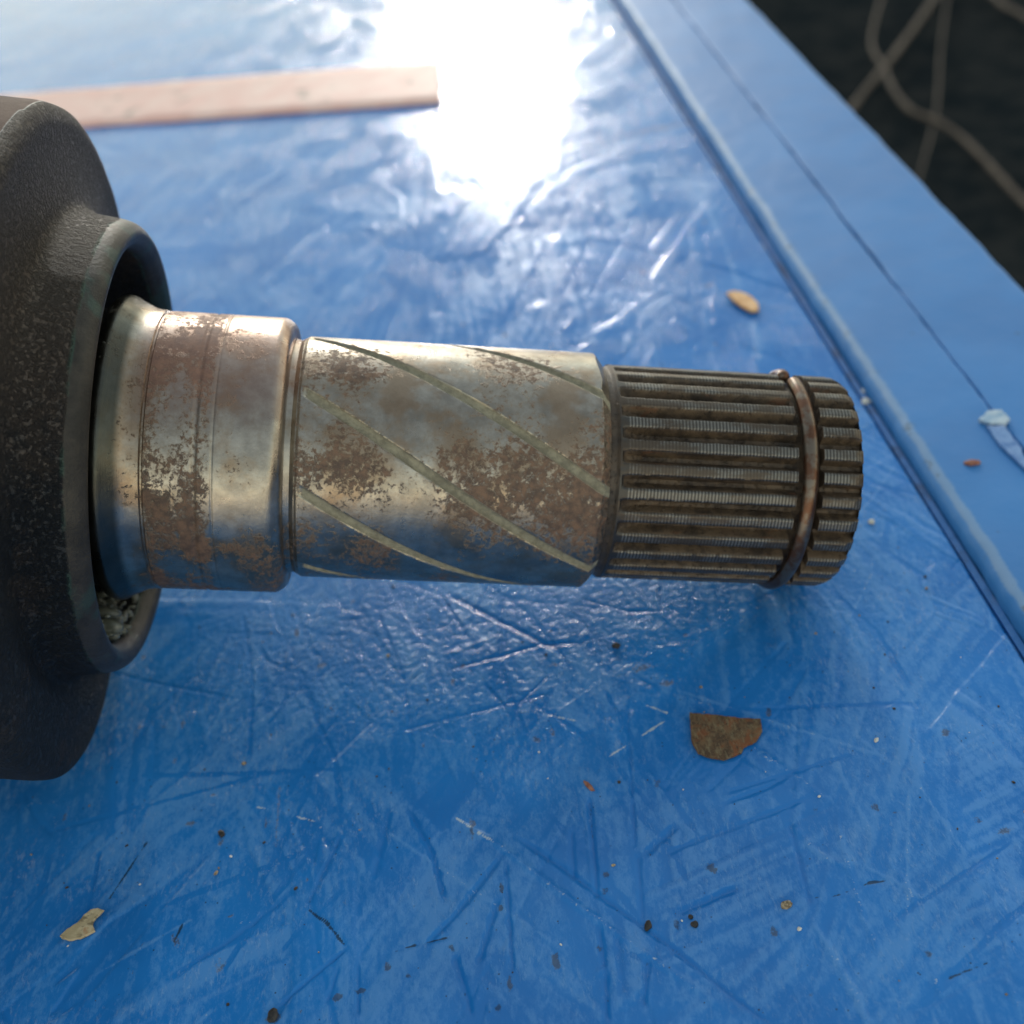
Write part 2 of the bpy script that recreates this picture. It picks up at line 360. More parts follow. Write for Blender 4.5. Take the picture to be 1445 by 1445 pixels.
def make_board():
    xs = spaced([(-760, -260, 25), (-260, -110, 2.5), (-110, -72, .6), (-72, XB-1.2, .21), (XB-1.2, XB, .06)])
    ys = spaced([(-480, 30, 30), (30, 48, 1.5), (48, 165, .21), (165, 240, .42), (240, 430, .85), (430, 600, 2), (600, 960, 30)])
    X, Y = np.meshgrid(xs, ys, indexing='ij')
    rs = np.random.RandomState(11)
    H = .06*vnoise(X/14, Y/14, 1)
    REL = np.full(X.shape, .5); FIB = .5+.4*vnoise(X/.9, Y/6, 2); DUS = np.full(X.shape, .5)
    # pressed wood strands, laid one over another
    for i in range(430):
        cx = rs.uniform(-210, XB); cy = rs.uniform(40, 460) if i % 3 else rs.uniform(45, 190)
        L = rs.uniform(18, 60); W = rs.uniform(3.0, 15)
        a = rs.normal(math.radians(84), .42) if rs.rand() < .75 else rs.uniform(0, math.pi)
        i0, i1 = np.searchsorted(xs, [cx-L, cx+L]); j0, j1 = np.searchsorted(ys, [cy-L, cy+L])
        if i1-i0 < 2 or j1-j0 < 2: continue
        x = X[i0:i1, j0:j1]-cx; y = Y[i0:i1, j0:j1]-cy
        u = x*math.cos(a)+y*math.sin(a); v = -x*math.sin(a)+y*math.cos(a)
        v = v + .35*vnoise(u/7+i, v*0+i, 5) + .12*vnoise(u/1.7+i, v*0+3*i, 6)
        ragged = L*.5*(1+.10*vnoise(v/1.1, u*0+i, 7)+rs.uniform(-.2, .2)*v/W)
        wid = W*.5*(1-.35*(np.abs(u)/L*2)**2*rs.rand())
        soft = .30
        m = sstep(soft, -soft, np.abs(v)-wid)*sstep(soft*2, -soft*2, np.abs(u)-ragged)
        amp = rs.uniform(.012, .045)
        wl = rs.uniform(.55, 1.6)
        fn = vnoise(v/wl, u/13, 20+i % 50)+.55*vnoise(v/(wl*.45), u/6, 80+i % 50)
        fib = amp*fn*(1-.7*float(cy > 205))
        FIB[i0:i1, j0:j1] = FIB[i0:i1, j0:j1]*(1-m)+(.5+.42*fn)*m; DUS[i0:i1, j0:j1] = DUS[i0:i1, j0:j1]*(1-m)+rs.rand()*m
        lev = rs.normal(0, .055)+rs.normal(0, .006)*v + fib
        old = H[i0:i1, j0:j1]
        H[i0:i1, j0:j1] = old*(1-m)+(lev+.25*old)*m
        edge = np.exp(-((np.abs(v)-wid)/.22)**2)*sstep(.6, -.6, np.abs(u)-ragged)
        H[i0:i1, j0:j1] -= edge*rs.uniform(0, .06)
    HOL = np.zeros(X.shape); crack = np.zeros(X.shape); scratch_glint = np.zeros(X.shape); grime = np.zeros(X.shape)
    extra = []
    for i in range(95):                                   # long thin scratches crossing the paint
        x0, y0 = rs.uniform(-70, XB), rs.uniform(58, 150); a = rs.normal(math.radians(75), .8); L = rs.uniform(5, 30)
        thin = i % 3 == 0
        extra.append(('r' if thin else 'g', rs.uniform(.02, .05) if thin else rs.uniform(.03, .09), rs.uniform(.14, .22) if thin else rs.uniform(.28, .45),
                      [np.array([x0, y0]), np.array([x0+L*.5*math.cos(a)+rs.normal(0, 1.0), y0+L*.5*math.sin(a)]), np.array([x0+L*math.cos(a), y0+L*math.sin(a)])]))
    for kind, dep, hw, pts in [(q[0], q[1], q[2], [at(*p)[:2] for p in q[3]]) for q in LINES]+extra:
        hw = hw*.66 if kind == 'g' else hw
        w = pts
        lo = np.min(w, 0)-2.5; hi = np.max(w, 0)+2.5
        i0, i1 = np.searchsorted(xs, [lo[0], hi[0]]); j0, j1 = np.searchsorted(ys, [lo[1], hi[1]])
        if i1-i0 < 2 or j1-j0 < 2: continue
        x = X[i0:i1, j0:j1]; y = Y[i0:i1, j0:j1]; D = np.full(x.shape, 1e9); T = np.zeros(x.shape); SG = np.zeros(x.shape)
        nseg = len(w)-1
        for s in range(nseg):
            p, q = w[s], w[s+1]; e = q-p; l2 = e@e
            t = np.clip(((x-p[0])*e[0]+(y-p[1])*e[1])/l2, 0, 1)
            d = np.hypot(x-p[0]-t*e[0], y-p[1]-t*e[1])
            sg = np.sign((x-p[0])*e[1]-(y-p[1])*e[0])
            b = d < D; D[b] = d[b]; T[b] = (s+t[b])/nseg; SG[b] = sg[b]
        D = D + .14*vnoise(x/1.2, y/1.2, 9)
        env = sstep(0, .10, T)*sstep(1, .90, T)
        env = .25+.75*env
        prof = np.exp(-(D/hw)**2)*env
        if kind == 'g': HOL[i0:i1, j0:j1] = np.maximum(HOL[i0:i1, j0:j1], env*np.exp(-(D/(hw*1.25))**4))
        if kind == 'r': HOL[i0:i1, j0:j1] -= .5*prof
        if kind == 'g': H[i0:i1, j0:j1] -= dep*prof; H[i0:i1, j0:j1] += dep*.16*np.exp(-((D*SG-hw*1.7)/hw)**2)*env
        elif kind == 'r': H[i0:i1, j0:j1] += dep*prof; scratch_glint[i0:i1, j0:j1] = np.maximum(scratch_glint[i0:i1, j0:j1], .42*prof)  # raised ridges also get a pale highlight painted along the crest
        elif kind == 'c': H[i0:i1, j0:j1] -= dep*prof; crack[i0:i1, j0:j1] = np.maximum(crack[i0:i1, j0:j1], prof)
        else: H[i0:i1, j0:j1] += dep*prof; scratch_glint[i0:i1, j0:j1] = np.maximum(scratch_glint[i0:i1, j0:j1], prof)
        if kind == 'g' and dep > .2: crack[i0:i1, j0:j1] = np.maximum(crack[i0:i1, j0:j1], .55*np.exp(-(D/(hw*.45))**2)*env)
    spots = [(at(a, b)[0], at(a, b)[1], rx, ry, st, 0) for a, b, rx, ry, st in GRIME]
    for i in range(170):
        r = rs.gamma(1.6, .16)+.10
        spots.append((rs.uniform(-100, XB), rs.uniform(52, 240), r*rs.uniform(.6, 1), r*rs.uniform(.9, 2.2), rs.uniform(.5, 1.0), rs.normal(0, .4)))
    for cx, cy, rx, ry, st, an in spots:
        R = 2.2*max(rx, ry)
        i0, i1 = np.searchsorted(xs, [cx-R, cx+R]); j0, j1 = np.searchsorted(ys, [cy-R, cy+R])
        if i1-i0 < 2 or j1-j0 < 2: continue
        x = X[i0:i1, j0:j1]-cx; y = Y[i0:i1, j0:j1]-cy
        u = x*math.cos(an)+y*math.sin(an); v = -x*math.sin(an)+y*math.cos(an)
        g = st*np.exp(-((u/rx)**2+(v/ry)**2)**1.3)
        grime[i0:i1, j0:j1] = np.maximum(grime[i0:i1, j0:j1], g)
    grime = np.maximum(grime, .62*np.exp(-((X-XB)/.9)**2)*(.6+.6*vnoise(Y/9, X*0, 12)))
    grime = np.maximum(grime, .05)
    H += (.012*vnoise(X/.8, Y/.8, 31)+.03*vnoise(X/3.2, Y/3.2, 32))*(1-.6*sstep(190, 260, Y))
    REL = np.clip(.5+H*3.2, 0, 1)
    H -= .9*sstep(XB-.9, XB, X)**2                    # worn, rounded right edge
    H -= .25
    n, m = X.shape
    V = np.stack([X, Y, H], -1).reshape(-1, 3)
    me = np_mesh('board_top', V, grid_faces(n, m))
    LUM = .04+.03*vnoise(X/20, Y/20, 51)+.95*np.exp(-(((X+4)/48)**2+((Y-122)/20)**2))+.25*np.exp(-(((X-30)/25)**2+((Y-205)/35)**2))
    attr(me, 'hollow', HOL); attr(me, 'lumpy', LUM); attr(me, 'fibre', FIB); attr(me, 'dusty', DUS); attr(me, 'grime', grime); attr(me, 'crack', crack); attr(me, 'scratch_glint', scratch_glint)
    to_bench(me, 'top_board', M_BOARD)
    # the board's body below the painted skin
    return xs, ys, H
XS, YS, HB = make_board()
def board_z(x, y):
    i = min(max(np.searchsorted(XS, x), 0), len(XS)-1); j = min(max(np.searchsorted(YS, y), 0), len(YS)-1)
    return float(HB[i, j])

def box_mesh(name, x0, x1, y0, y1, z0, z1, bev=0.0, seg=3, cuts=0, wob=0.0):
    bm = bmesh.new(); bmesh.ops.create_cube(bm, size=1)
    for v in bm.verts:
        v.co = Vector(((x0+x1)/2+v.co.x*(x1-x0), (y0+y1)/2+v.co.y*(y1-y0), (z0+z1)/2+v.co.z*(z1-z0)))*MM
    if bev: bmesh.ops.bevel(bm, geom=list(bm.edges), offset=bev*MM, segments=seg, profile=.5, affect='EDGES')
    me = bpy.data.meshes.new(name); bm.to_mesh(me); bm.free()
    me.polygons.foreach_set('use_smooth', np.ones(len(me.polygons), bool)); me.set_sharp_from_angle(angle=math.radians(50))
    return me

def plank(name, x0, x1, zt, rl, rr, seed, thick=21):
    """long edge plank, rounded left / right arrises, slightly uneven painted top"""
    prof = [(x0, zt-thick)]
    prof += [(x0, zt-4), (x0, zt-rl-.4)]
    for k in range(1, 9):
        a = k/8*math.pi/2; prof.append((x0+rl-rl*math.cos(a), zt-rl+rl*math.sin(a)))
    for k in range(1, 12): prof.append((x0+rl+(x1-x0-rl-rr)*k/12, zt))
    for k in range(0, 9):
        a = k/8*math.pi/2; prof.append((x1-rr+rr*math.sin(a), zt-rr+rr*math.cos(a)))
    prof += [(x1, zt-rr-.4), (x1, zt-thick)]
    prof = np.array(prof)
    ys = spaced([(-480, 30, 40), (30, 300, .8), (300, 600, 4), (600, 960, 40)])
    P = np.repeat(prof[None], len(ys), 0); Yg = np.repeat(ys[:, None], len(prof), 1)
    Z = P[..., 1].copy(); Xg = P[..., 0].copy()
    top = sstep(zt-rl-1, zt-.2, Z)
    Z += top*(.10*vnoise(Xg/6, Yg/14, seed)+.04*vnoise(Xg/2, Yg/4, seed+1))
    Xg += .18*vnoise(Yg/9, Z*0, seed+2)+.08*vnoise(Yg/2, Z*0, seed+3)
    V = np.stack([Xg, Yg, Z], -1).reshape(-1, 3)
    me = np_mesh(name, V, grid_faces(len(ys), len(prof))[:, ::-1], True, 60)
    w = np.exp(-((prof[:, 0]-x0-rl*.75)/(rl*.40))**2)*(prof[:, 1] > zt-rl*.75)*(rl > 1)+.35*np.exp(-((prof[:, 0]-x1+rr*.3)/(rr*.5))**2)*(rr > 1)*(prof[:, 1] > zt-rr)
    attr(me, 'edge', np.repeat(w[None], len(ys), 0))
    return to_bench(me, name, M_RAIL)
X1, X2, X3 = [float(at(p[0], p[1], 2.0)[0]) for p in ((1146,400), (1270,410), (1325,280))]
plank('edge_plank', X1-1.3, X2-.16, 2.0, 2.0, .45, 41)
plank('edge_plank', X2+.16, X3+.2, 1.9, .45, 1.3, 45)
m_wood = simple('weathered_timber', (.10, .12, .15), (.16, .17, .18), .03, .8, .3, .2)
o = to_bench(box_mesh('core', -760, XB-.05, -480, 960, -19, -1.6), 'board_core', m_wood.m)
to_bench(box_mesh('gap', XB+.05, X1-1.5, -480, 960, -19, -.75), 'gap_filler', simple('painted_joint', (.010, .07, .20), (.014, .14, .40), .12, .6, .2, lo=.35, hi=.5).m)
for lx in (-700, 20):
    for ly in (-420, 890):
        to_bench(box_mesh('leg', lx, lx+60, ly, ly+60, GZ+2, -19.2, 2), 'leg', m_wood.m)
for ly in (-420, 890):
    to_bench(box_mesh('cross_rail', -640, 20, ly+10, ly+50, -120, -40, 2), 'cross_rail', m_wood.m)

# ------------------------------------------------------------------ the shaft
P0 = np.array([-10.1382, 125.0518, 26.4439]); PSI, TILT = -0.0569848, -0.2588530
D_AX = np.array([math.cos(TILT)*math.cos(PSI), math.cos(TILT)*math.sin(PSI), math.sin(TILT)])
E1 = np.cross(D_AX, [0, 0, 1.]); E1 /= np.linalg.norm(E1); E2 = np.cross(E1, D_AX)
LOC = Matrix([[D_AX[i], -E1[i], E2[i], 0] for i in range(3)] + [[0, 0, 0, 1]])
shaft = empty('axle_shaft', (P0[0], P0[1], 0))
tag(shaft, 'rust-spotted steel axle shaft with dark flared housing and splined end', 'axle shaft')
LOC = Matrix.Translation(Vector((0, 0, P0[2]*MM))) @ LOC

def lathe(name, s, rfun, nth, mat, extra=None, sharp=None, parent=shaft, wrap=True, th0=0, th1=2*math.pi):
    th = np.linspace(th0, th1, nth, endpoint=not wrap)
    Sg, T = np.meshgrid(np.asarray(s, float), th, indexing='ij')
    Rr, Sx = rfun(Sg, T)
    V = np.stack([Sx, -Rr*np.cos(T), Rr*np.sin(T)], -1).reshape(-1, 3)     # theta from the camera side (-Y) upwards
    me = np_mesh(name, V, grid_faces(len(s), nth, wrap), True, sharp)
    for k, f in (extra or {}).items(): attr(me, k, f(Sg, T))
    return link(name, me, mat, parent, LOC)

def profile(pts, step=.3, rnd=0):
    """polyline (s,r) resampled by arc length -> arrays of s and r; corner points are kept"""
    S, Rr = [pts[0][0]], [pts[0][1]]
    for (a, b), (c, d) in zip(pts, pts[1:]):
        n = max(1, int(math.hypot(c-a, d-b)/step))
        for k in range(1, n+1): S.append(a+(c-a)*k/n); Rr.append(b+(d-b)*k/n)
    return np.array(S), np.array(Rr)
def fillet(pts, radii, n=5):
    out = [pts[0]]
    for i in range(1, len(pts)-1):
        p, q, r = np.array(pts[i-1]), np.array(pts[i]), np.array(pts[i+1]); rad = radii.get(i, 0)
        if not rad: out.append(tuple(q)); continue
        a = (p-q)/np.linalg.norm(p-q); b = (r-q)/np.linalg.norm(r-q)
        rad = min(rad, .49*np.linalg.norm(p-q), .49*np.linalg.norm(r-q))
        A, B = q+a*rad, q+b*rad
        for k in range(n+1):
            t = k/n; out.append(tuple((1-t)**2*A+2*t*(1-t)*q+t*t*B))
    out.append(pts[-1]); return out
def lathe_profile(name, pts, nth, mat, radii=None, step=.3, mod=None, extra=None, sharp=None):
    S, Rr = profile(fillet(pts, radii or {}), step)
    idx = np.arange(len(S))
    def rf(Sg, T):
        k = Sg.astype(int); s0, r0 = S[k], Rr[k]
        return mod(s0, T, r0) if mod else (r0, s0)
    ex = {q: (lambda Sg, T, f=f: f(S[Sg.astype(int)], T, Rr[Sg.astype(int)])) for q, f in (extra or {}).items()}
    return lathe(name, idx, rf, nth, mat, ex, sharp)

# housing: flared body with machined boss rim and bore
def house_mod(s, T, r):
    dip = 1-.075*np.exp(-((np.angle(np.exp(1j*(T+math.pi/2))))/.38)**2)*sstep(30, 38, r)*sstep(-41, -43.5, s)
    lump = .16*vnoise(T*5.5+50, (s+r)/6, 61)*sstep(27.8, 30, r)+.07*vnoise(T*20+50, (s*1.3+r)/1.6, 62)*sstep(28, 29, r)*sstep(40.5, 39.2, r)
    a = np.angle(np.exp(1j*(T+math.radians(52))))         # the casting stands further forward on its lower near side
    return r*dip+lump, s+2.6*np.exp(-(a/.95)**2)*sstep(28.2, 33, r)
def house_zone(s, T, r):
    z = sstep(-39.5, -38.7, s+.10*vnoise(T*9+9, s*0, 63))*(r < 28.6)
    return np.where((s < -46.9+.4*vnoise(T*8, s*0, 64)) & (r > 35) & (np.sin(T) > .15+.1*vnoise(T*0, s/3, 65)), 2.0, z)
hp = [(-95, 40.2), (-48.0, 40.35), (-46.3, 40.1), (-45.3, 38.6), (-45.3, 35.8), (-44.9, 32.0), (-44.1, 28.8), (-42.7, 28.05), (-39.1, 27.65), (-37.8, 27.2), (-36.9, 26.1), (-37.4, 24.9), (-38.4, 24.2), (-39.1, 24.0), (-46.5, 24.0)]
housing = lathe_profile('housing', hp, 360, M_CAST, {1: 1.2, 2: 1.2, 3: 1.4, 4: 3, 5: 2, 6: .9, 7: .5, 8: .8, 9: .7, 10: .5, 11: .4, 12: .4, 13: .3}, .28, house_mod, {'zone': house_zone}, 40)
lathe_profile('bore_floor', [(-46.4, 24.1), (-46.5, 19.0), (-44.5, 15.5)], 160, M_BORE)
lathe_profile('back_cover', [(-94.9, 39.7), (-95.2, 30), (-95.2, .1)], 96, M_CAST, {}, 4, None, {'zone': lambda s, T, r: 0*s})
# journal
jp = [(-45.2, 16.0), (-40.3, 17.2), (-39.3, 18.55), (-38.2, 18.85), (-37.2, 18.25), (-35.4, 17.3), (-34.0, 17.13), (-33.85, 17.13), (-33.7, 16.93), (-33.5, 16.93), (-33.35, 17.11), (-28.2, 17.11), (-28.05, 17.0), (-27.7, 17.0), (-27.55, 17.11),
      (-26.05, 17.11), (-25.98, 17.06), (-25.86, 17.06), (-25.8, 17.1), (-19.5, 17.1), (-18.5, 16.35), (-18.25, 15.6), (-18.25, 14.6), (-17.6, 14.45), (-17.1, 14.75)]
lathe_profile('journal', jp, 240, M_JOURNAL, {1: .4, 2: .5, 3: .5, 4: .9, 5: .8, 19: .5, 20: .4, 21: .3}, .22, None, {'groove': lambda s, T, r: 0*s}, 40)

# collar with helical oil grooves
def groove_u(s, T):
    deg = np.degrees(T)-76.5+2.38*(s+1.9)
    u = (deg+22.5) % 45-22.5
    return np.radians(u)*15*math.cos(math.atan(math.radians(2.38)*15))        # mm across the groove
cs = np.concatenate([np.arange(-17.1, -16.6, .1), np.arange(-16.6, 18.2, .11), np.arange(18.2, 19.61, .06)])
def collar_r(s, T):
    r = 15.0-.25*sstep(-16.6, -17.1, s)
    r = np.minimum(r, 15.0-1.25*np.clip((s-18.45-.12*vnoise(T*9, s*0, 70))/1.0, 0, 9))
    u = np.abs(groove_u(s, T))*1.30+.06*vnoise(s/2.2, T*3, 74); dep = .46*sstep(-17.0, -15.2, s)
    gr = 14.99-dep*np.sqrt(np.clip(1-(u/.74)**2, 0, 1))
    k = sstep(.80, .66, u)
    r2 = np.minimum(r, gr*k+r*(1-k))
    return np.maximum(r2, 13.1), s
def collar_g(s, T): return sstep(.80, .60, np.abs(groove_u(s, T))*1.30)*sstep(-16.6, -15.6, s)
lathe('collar', cs, collar_r, 720, M_COLLAR, {'groove': collar_g}, 45)
lathe_profile('neck', [(18.6, 13.4), (19.5, 13.28), (20.3, 13.3), (20.75, 13.62), (20.95, 13.6), (21.0, 12.2)], 200, M_SPLINE, {3: .3}, .15, None, {'groove': lambda s, T, r: .34+0*s}, 40)

# spline: 29 teeth with knurled lands, cutter run-out at the left, ring groove, chamfer
PITCH_T = 2*math.pi/29
ss_ = np.concatenate([np.arange(20.72, 24.6, .07), np.arange(24.6, 42.0, .085), np.arange(42.0, 45.7, .06), np.arange(45.7, 48.6, .085), np.arange(48.6, 50.56, .06)])
def tooth(s, T):
    u = ((T-math.radians(37.6))/PITCH_T+.5) % 1-.5
    return np.abs(u), u
def spline_r(s, T):
    u, su = tooth(s, T)
    idx = np.floor((T-math.radians(37.6))/PITCH_T+.5)
    run = np.clip((s-20.95)/2.6, 0, 1); run = np.sqrt(run)
    fl = sstep(.18, .42, u)
    r = 13.66-1.5*fl*run
    land = sstep(.23, .19, u)
    kn = np.sin(2*math.pi*(s+.05*np.sin(idx*2.3))/.41)
    r = r+land*.020*kn*sstep(21.4, 22.0, s)*(.5+.5*sstep(-.4, .3, vnoise(s/3+idx*7, idx, 71)))
    rough = (1-land)*(.07*vnoise(s/.55, T*25, 72)+.06*vnoise(s/.22, T*55, 73)*sstep(30, 22, s))
    r = r+rough*run
    r = np.minimum(r, 13.66-.42*np.clip(s-49.3, 0, 9)**1.4)
    r = np.where((s > 42.35) & (s < 45.45), np.minimum(r, 11.95), r)
    return r, s
def spline_g(s, T):
    u, _ = tooth(s, T); return np.maximum(sstep(.20, .30, u)*np.clip((s-20.9)/1.0, 0, 1), np.where((s > 42.3) & (s < 45.5), .7, 0))
def spline_k(s, T):
    u, _ = tooth(s, T); idx = np.floor((T-math.radians(37.6))/PITCH_T+.5)
    return (.5+.5*np.sin(2*math.pi*(s+.05*np.sin(idx*2.3))/.41))*sstep(21.4, 22.0, s)
lathe('spline', ss_, spline_r, 29*16, M_SPLINE, {'groove': spline_g, 'knurl': spline_k}, 50)
lathe_profile('end_face', [(50.45, 13.0), (50.62, 11.9), (50.62, 4.5), (48.2, .05)], 120, M_SPLINE, {}, .6, None, {'groove': lambda s, T, r: .3+0*s}, 40)

# retaining ring: round spring wire, open at the top
def make_ring():
    n, m = 220, 14
    V = []
    for i in range(n):
        t = i/(n-1); a = math.radians(103.0)-t*math.radians(353)
        off = -.7*(1-min(1, (1-t)/.035)) if t > .965 else 0
        r0 = 13.52+.05*math.sin(3*a)+(.35 if False else 0)
        s0 = 43.62+off+.18*math.cos(a-.6)
        end = min(1, t/.006, (1-t)/.006); w = .86*(.72+.28*math.sqrt(max(0, end)))
        for j in range(m):
            b = 2*math.pi*j/m
            r = r0+w*.98*math.sin(b); s = s0+w*1.06*math.cos(b)
            V.append((s, -r*math.cos(a), r*math.sin(a)))
    V = np.array(V); fc = grid_faces(n, m, True)
    k = len(V); V = np.vstack([V, V[:m].mean(0), V[-m:].mean(0)])
    caps = [(k, (j+1) % m, j, k) for j in range(m)]+[(k+1, (n-1)*m+j, (n-1)*m+(j+1) % m, k+1) for j in range(m)]
    bm = bmesh.new(); vs = [bm.verts.new(Vector(q)*MM) for q in V]
    for f in fc: bm.faces.new([vs[i] for i in f])
    for c in caps: bm.faces.new([vs[i] for i in c[:3]])
    bmesh.ops.recalc_face_normals(bm, faces=bm.faces)
    me = bpy.data.meshes.new('retaining_ring'); bm.to_mesh(me); bm.free()
    me.polygons.foreach_set('use_smooth', np.ones(len(me.polygons), bool))
    return link('retaining_ring', me, M_RING, shaft, LOC)
make_ring()

def make_grease():
    bm = bmesh.new(); rs = np.random.RandomState(5)
    for i in range(260):
        a = math.radians(rs.uniform(-104, -22)); r = 23.75-rs.gamma(1.6, .5); s = rs.uniform(-44.0, -39.4)
        if r < 19.6: r = 20+rs.rand()*3
        rad = rs.gamma(2.2, .13)+.12
        m = Matrix.Translation(Vector((s, -r*math.cos(a), r*math.sin(a)))*MM) @ Matrix.Rotation(rs.uniform(0, 6), 4, 'X') @ Matrix.Diagonal((rad*rs.uniform(.8, 2.4)*MM, rad*rs.uniform(.6, 1.4)*MM, rad*rs.uniform(.5, 1)*MM, 1))
        bmesh.ops.create_icosphere(bm, subdivisions=2, radius=1, matrix=m)
    me = bpy.data.meshes.new('grease'); bm.to_mesh(me); bm.free()
    me.polygons.foreach_set('use_smooth', np.ones(len(me.polygons), bool))
    o = link('grease', me, M_GREASE, shaft, LOC); o['kind'] = 'stuff'
make_grease()

# ------------------------------------------------------------------ things lying on the board
def slab(name, outline_px, thick, mat, lift=.1, curl=None, sub=3, rough=.0, seed=1):
    """small solid piece from an outline on the board; real thickness, uneven faces"""
    pts = np.array([at(*p)[:2] for p in outline_px]); c = pts.mean(0)
    # densify and roughen the outline
    out = []
    rs = np.random.RandomState(seed); n = len(pts)
    for i in range(n):
        p, q = pts[i], pts[(i+1) % n]; k = max(1, int(np.linalg.norm(q-p)/.35))
        for t in range(k): out.append(p+(q-p)*t/k+rs.normal(0, rough, 2))
    out = np.array(out)-c; m = len(out)
    rings = [1.0, .965, .85, .68, .5, .3, .12]
    V, F = [], []
    def zt(x, y):
        z = thick+(.10*float(vnoise(np.array(x/.9+9), np.array(y/.9+9), seed))+.05*float(vnoise(np.array(x/.3), np.array(y/.3), seed+1)))*min(1, thick)
        return z
    cz = (lambda x, y: curl(x, y)) if curl else (lambda x, y: 0)
    for side in (1, 0):
        for k, f in enumerate(rings):
            for p in out:
                x, y = p*f
                z = (zt(x, y)-(.30*thick if k == 0 else 0)) if side else (0.0 if k else .12*thick)
                V.append((x, y, z+cz(x, y)))
        V.append((0, 0, (zt(0, 0) if side else 0)+cz(0, 0)))
    B = len(rings)*m+1
    bm = bmesh.new(); vs = [bm.verts.new(Vector(v)*MM) for v in V]
    for side in (0, 1):
        o = side*B
        for k in range(len(rings)-1):
            for i in range(m):
                a, b = o+k*m+i, o+k*m+(i+1) % m
                bm.faces.new([vs[q] for q in (a, b, b+m, a+m)])
        for i in range(m): bm.faces.new([vs[q] for q in (o+(len(rings)-1)*m+i, o+(len(rings)-1)*m+(i+1) % m, o+B-1)])
    for i in range(m): bm.faces.new([vs[q] for q in (i, (i+1) % m, B+(i+1) % m, B+i)])
    bmesh.ops.recalc_face_normals(bm, faces=bm.faces)
    me = bpy.data.meshes.new(name); bm.to_mesh(me); bm.free()
    me.polygons.foreach_set('use_smooth', np.ones(len(me.polygons), bool)); me.set_sharp_from_angle(angle=math.radians(45))
    o = link(name, me, mat)
    o.location = Vector((c[0], c[1], board_z(*c)+lift))*MM
    return o

m_rust = Mat('rusty_flake')
grain_v = m_rust.stretch(2.2, .6, 1, (0, 0, -.75))
c = m_rust.mix(m_rust.ramp(m_rust.noise(.9, 6, .75), .40, .60), (.085, .050, .028), (.21, .125, .060))
c = m_rust.mix(m_rust.math('MULTIPLY', m_rust.ramp(m_rust.noise(.33, 5, .7), .52, .60), .75), c, (.27, .085, .028))
c = m_rust.mix(m_rust.math('MULTIPLY', m_rust.ramp(m_rust.noise(1.1, 6, .75, grain_v), .52, .60), .7), c, (.27, .215, .12))
c = m_rust.mix(m_rust.math('MULTIPLY', m_rust.ramp(m_rust.noise(1.5, 6, .75, grain_v), .58, .64), .85), c, (.025, .018, .013))
m_rust.set(base=c, rough=.8, normal=m_rust.bump(m_rust.noise(1.6, 6, .75, grain_v), .45))
tag(slab('rust_flake', [(973,1008),(1010,1011),(1042,1015),(1074,1017),(1075,1032),(1068,1047),(1050,1056),(1046,1064),(1034,1069),(1022,1073),(1000,1070),(985,1064),(976,1048)], .55, m_rust.m, .12, rough=.03, seed=3),
    'flat rusty half-moon metal flake lying in front of the spline', 'rust flake')
m_leaf = Mat('dry_husk')
c = m_leaf.mix(m_leaf.ramp(m_leaf.noise(.7, 4, .6), .35, .65), (.42, .33, .19), (.56, .46, .29))
c = m_leaf.mix(m_leaf.math('MULTIPLY', m_leaf.ramp(m_leaf.noise(.8, 5, .7, m_leaf.stretch(.6, 1.8, 1, (0, 0, -.6))), .50, .60), .75), c, (.13, .10, .055))
c = m_leaf.mix(m_leaf.math('MULTIPLY', m_leaf.ramp(m_leaf.noise(.5, 3), .60, .68), .7), c, (.40, .18, .07))
m_leaf.set(base=c, rough=.75, normal=m_leaf.bump(m_leaf.noise(2.2, 5, .7), .15))
tag(slab('husk_fragment', [(86,1324),(97,1329),(114,1324),(134,1315),(132,1303),(138,1296),(149,1288),(140,1284),(131,1286),(119,1294),(117,1299),(104,1308),(96,1314)], .30, m_leaf.m, .25, lambda x, y: .05*(x*x)+.10*y, rough=.04, seed=8),
    'pale tan torn husk fragment at the lower left of the blue board', 'husk fragment')
m_or = simple('orange_leaf', (.66, .33, .12), (.78, .46, .20), .5, .6, .05)
tag(slab('leaf_scrap', [(1025,418),(1035,414),(1050,417),(1062,424),(1070,433),(1071,441),(1062,443),(1050,438),(1038,430)], .6, m_or.m, .4, lambda x, y: .03*x*x, rough=.03, seed=5),
    'small orange leaf scrap on the blue board behind the spline', 'leaf scrap')
# paint chip on the edge planks, where the joint between them is broken
def on_rail(px, py): return at(px, py, 2.3)
m_chip = simple('chipped_paint', (.26, .40, .54), (.45, .55, .62), .35, .5, .1)
m_chip2 = simple('violet_paint', (.08, .20, .46), (.14, .28, .54), .4, .4, .1)
def rail_slab(*a, **k):
    o = slab(*a, **k); px = np.mean(a[1], 0); p = on_rail(*px); o.location = Vector((p[0], p[1], 2.02+k.get('lift', .1)))*MM; return o
pc = rail_slab('paint_chip', [(1381,594),(1393,582),(1412,580),(1425,592),(1418,600),(1398,600)], .55, m_chip.m, lift=.05, seed=6, rough=.05)
tag(pc, 'whitish lifted paint chip at the end of the joint between edge planks', 'paint chip')
pv = rail_slab('paint_flake', [(1392,602),(1416,602),(1440,632),(1452,668),(1438,655),(1412,630)], .5, m_chip2.m, lift=.05, seed=9, rough=.05)
tag(pv, 'violet-blue paint flake lying beside the whitish paint chip', 'paint flake')

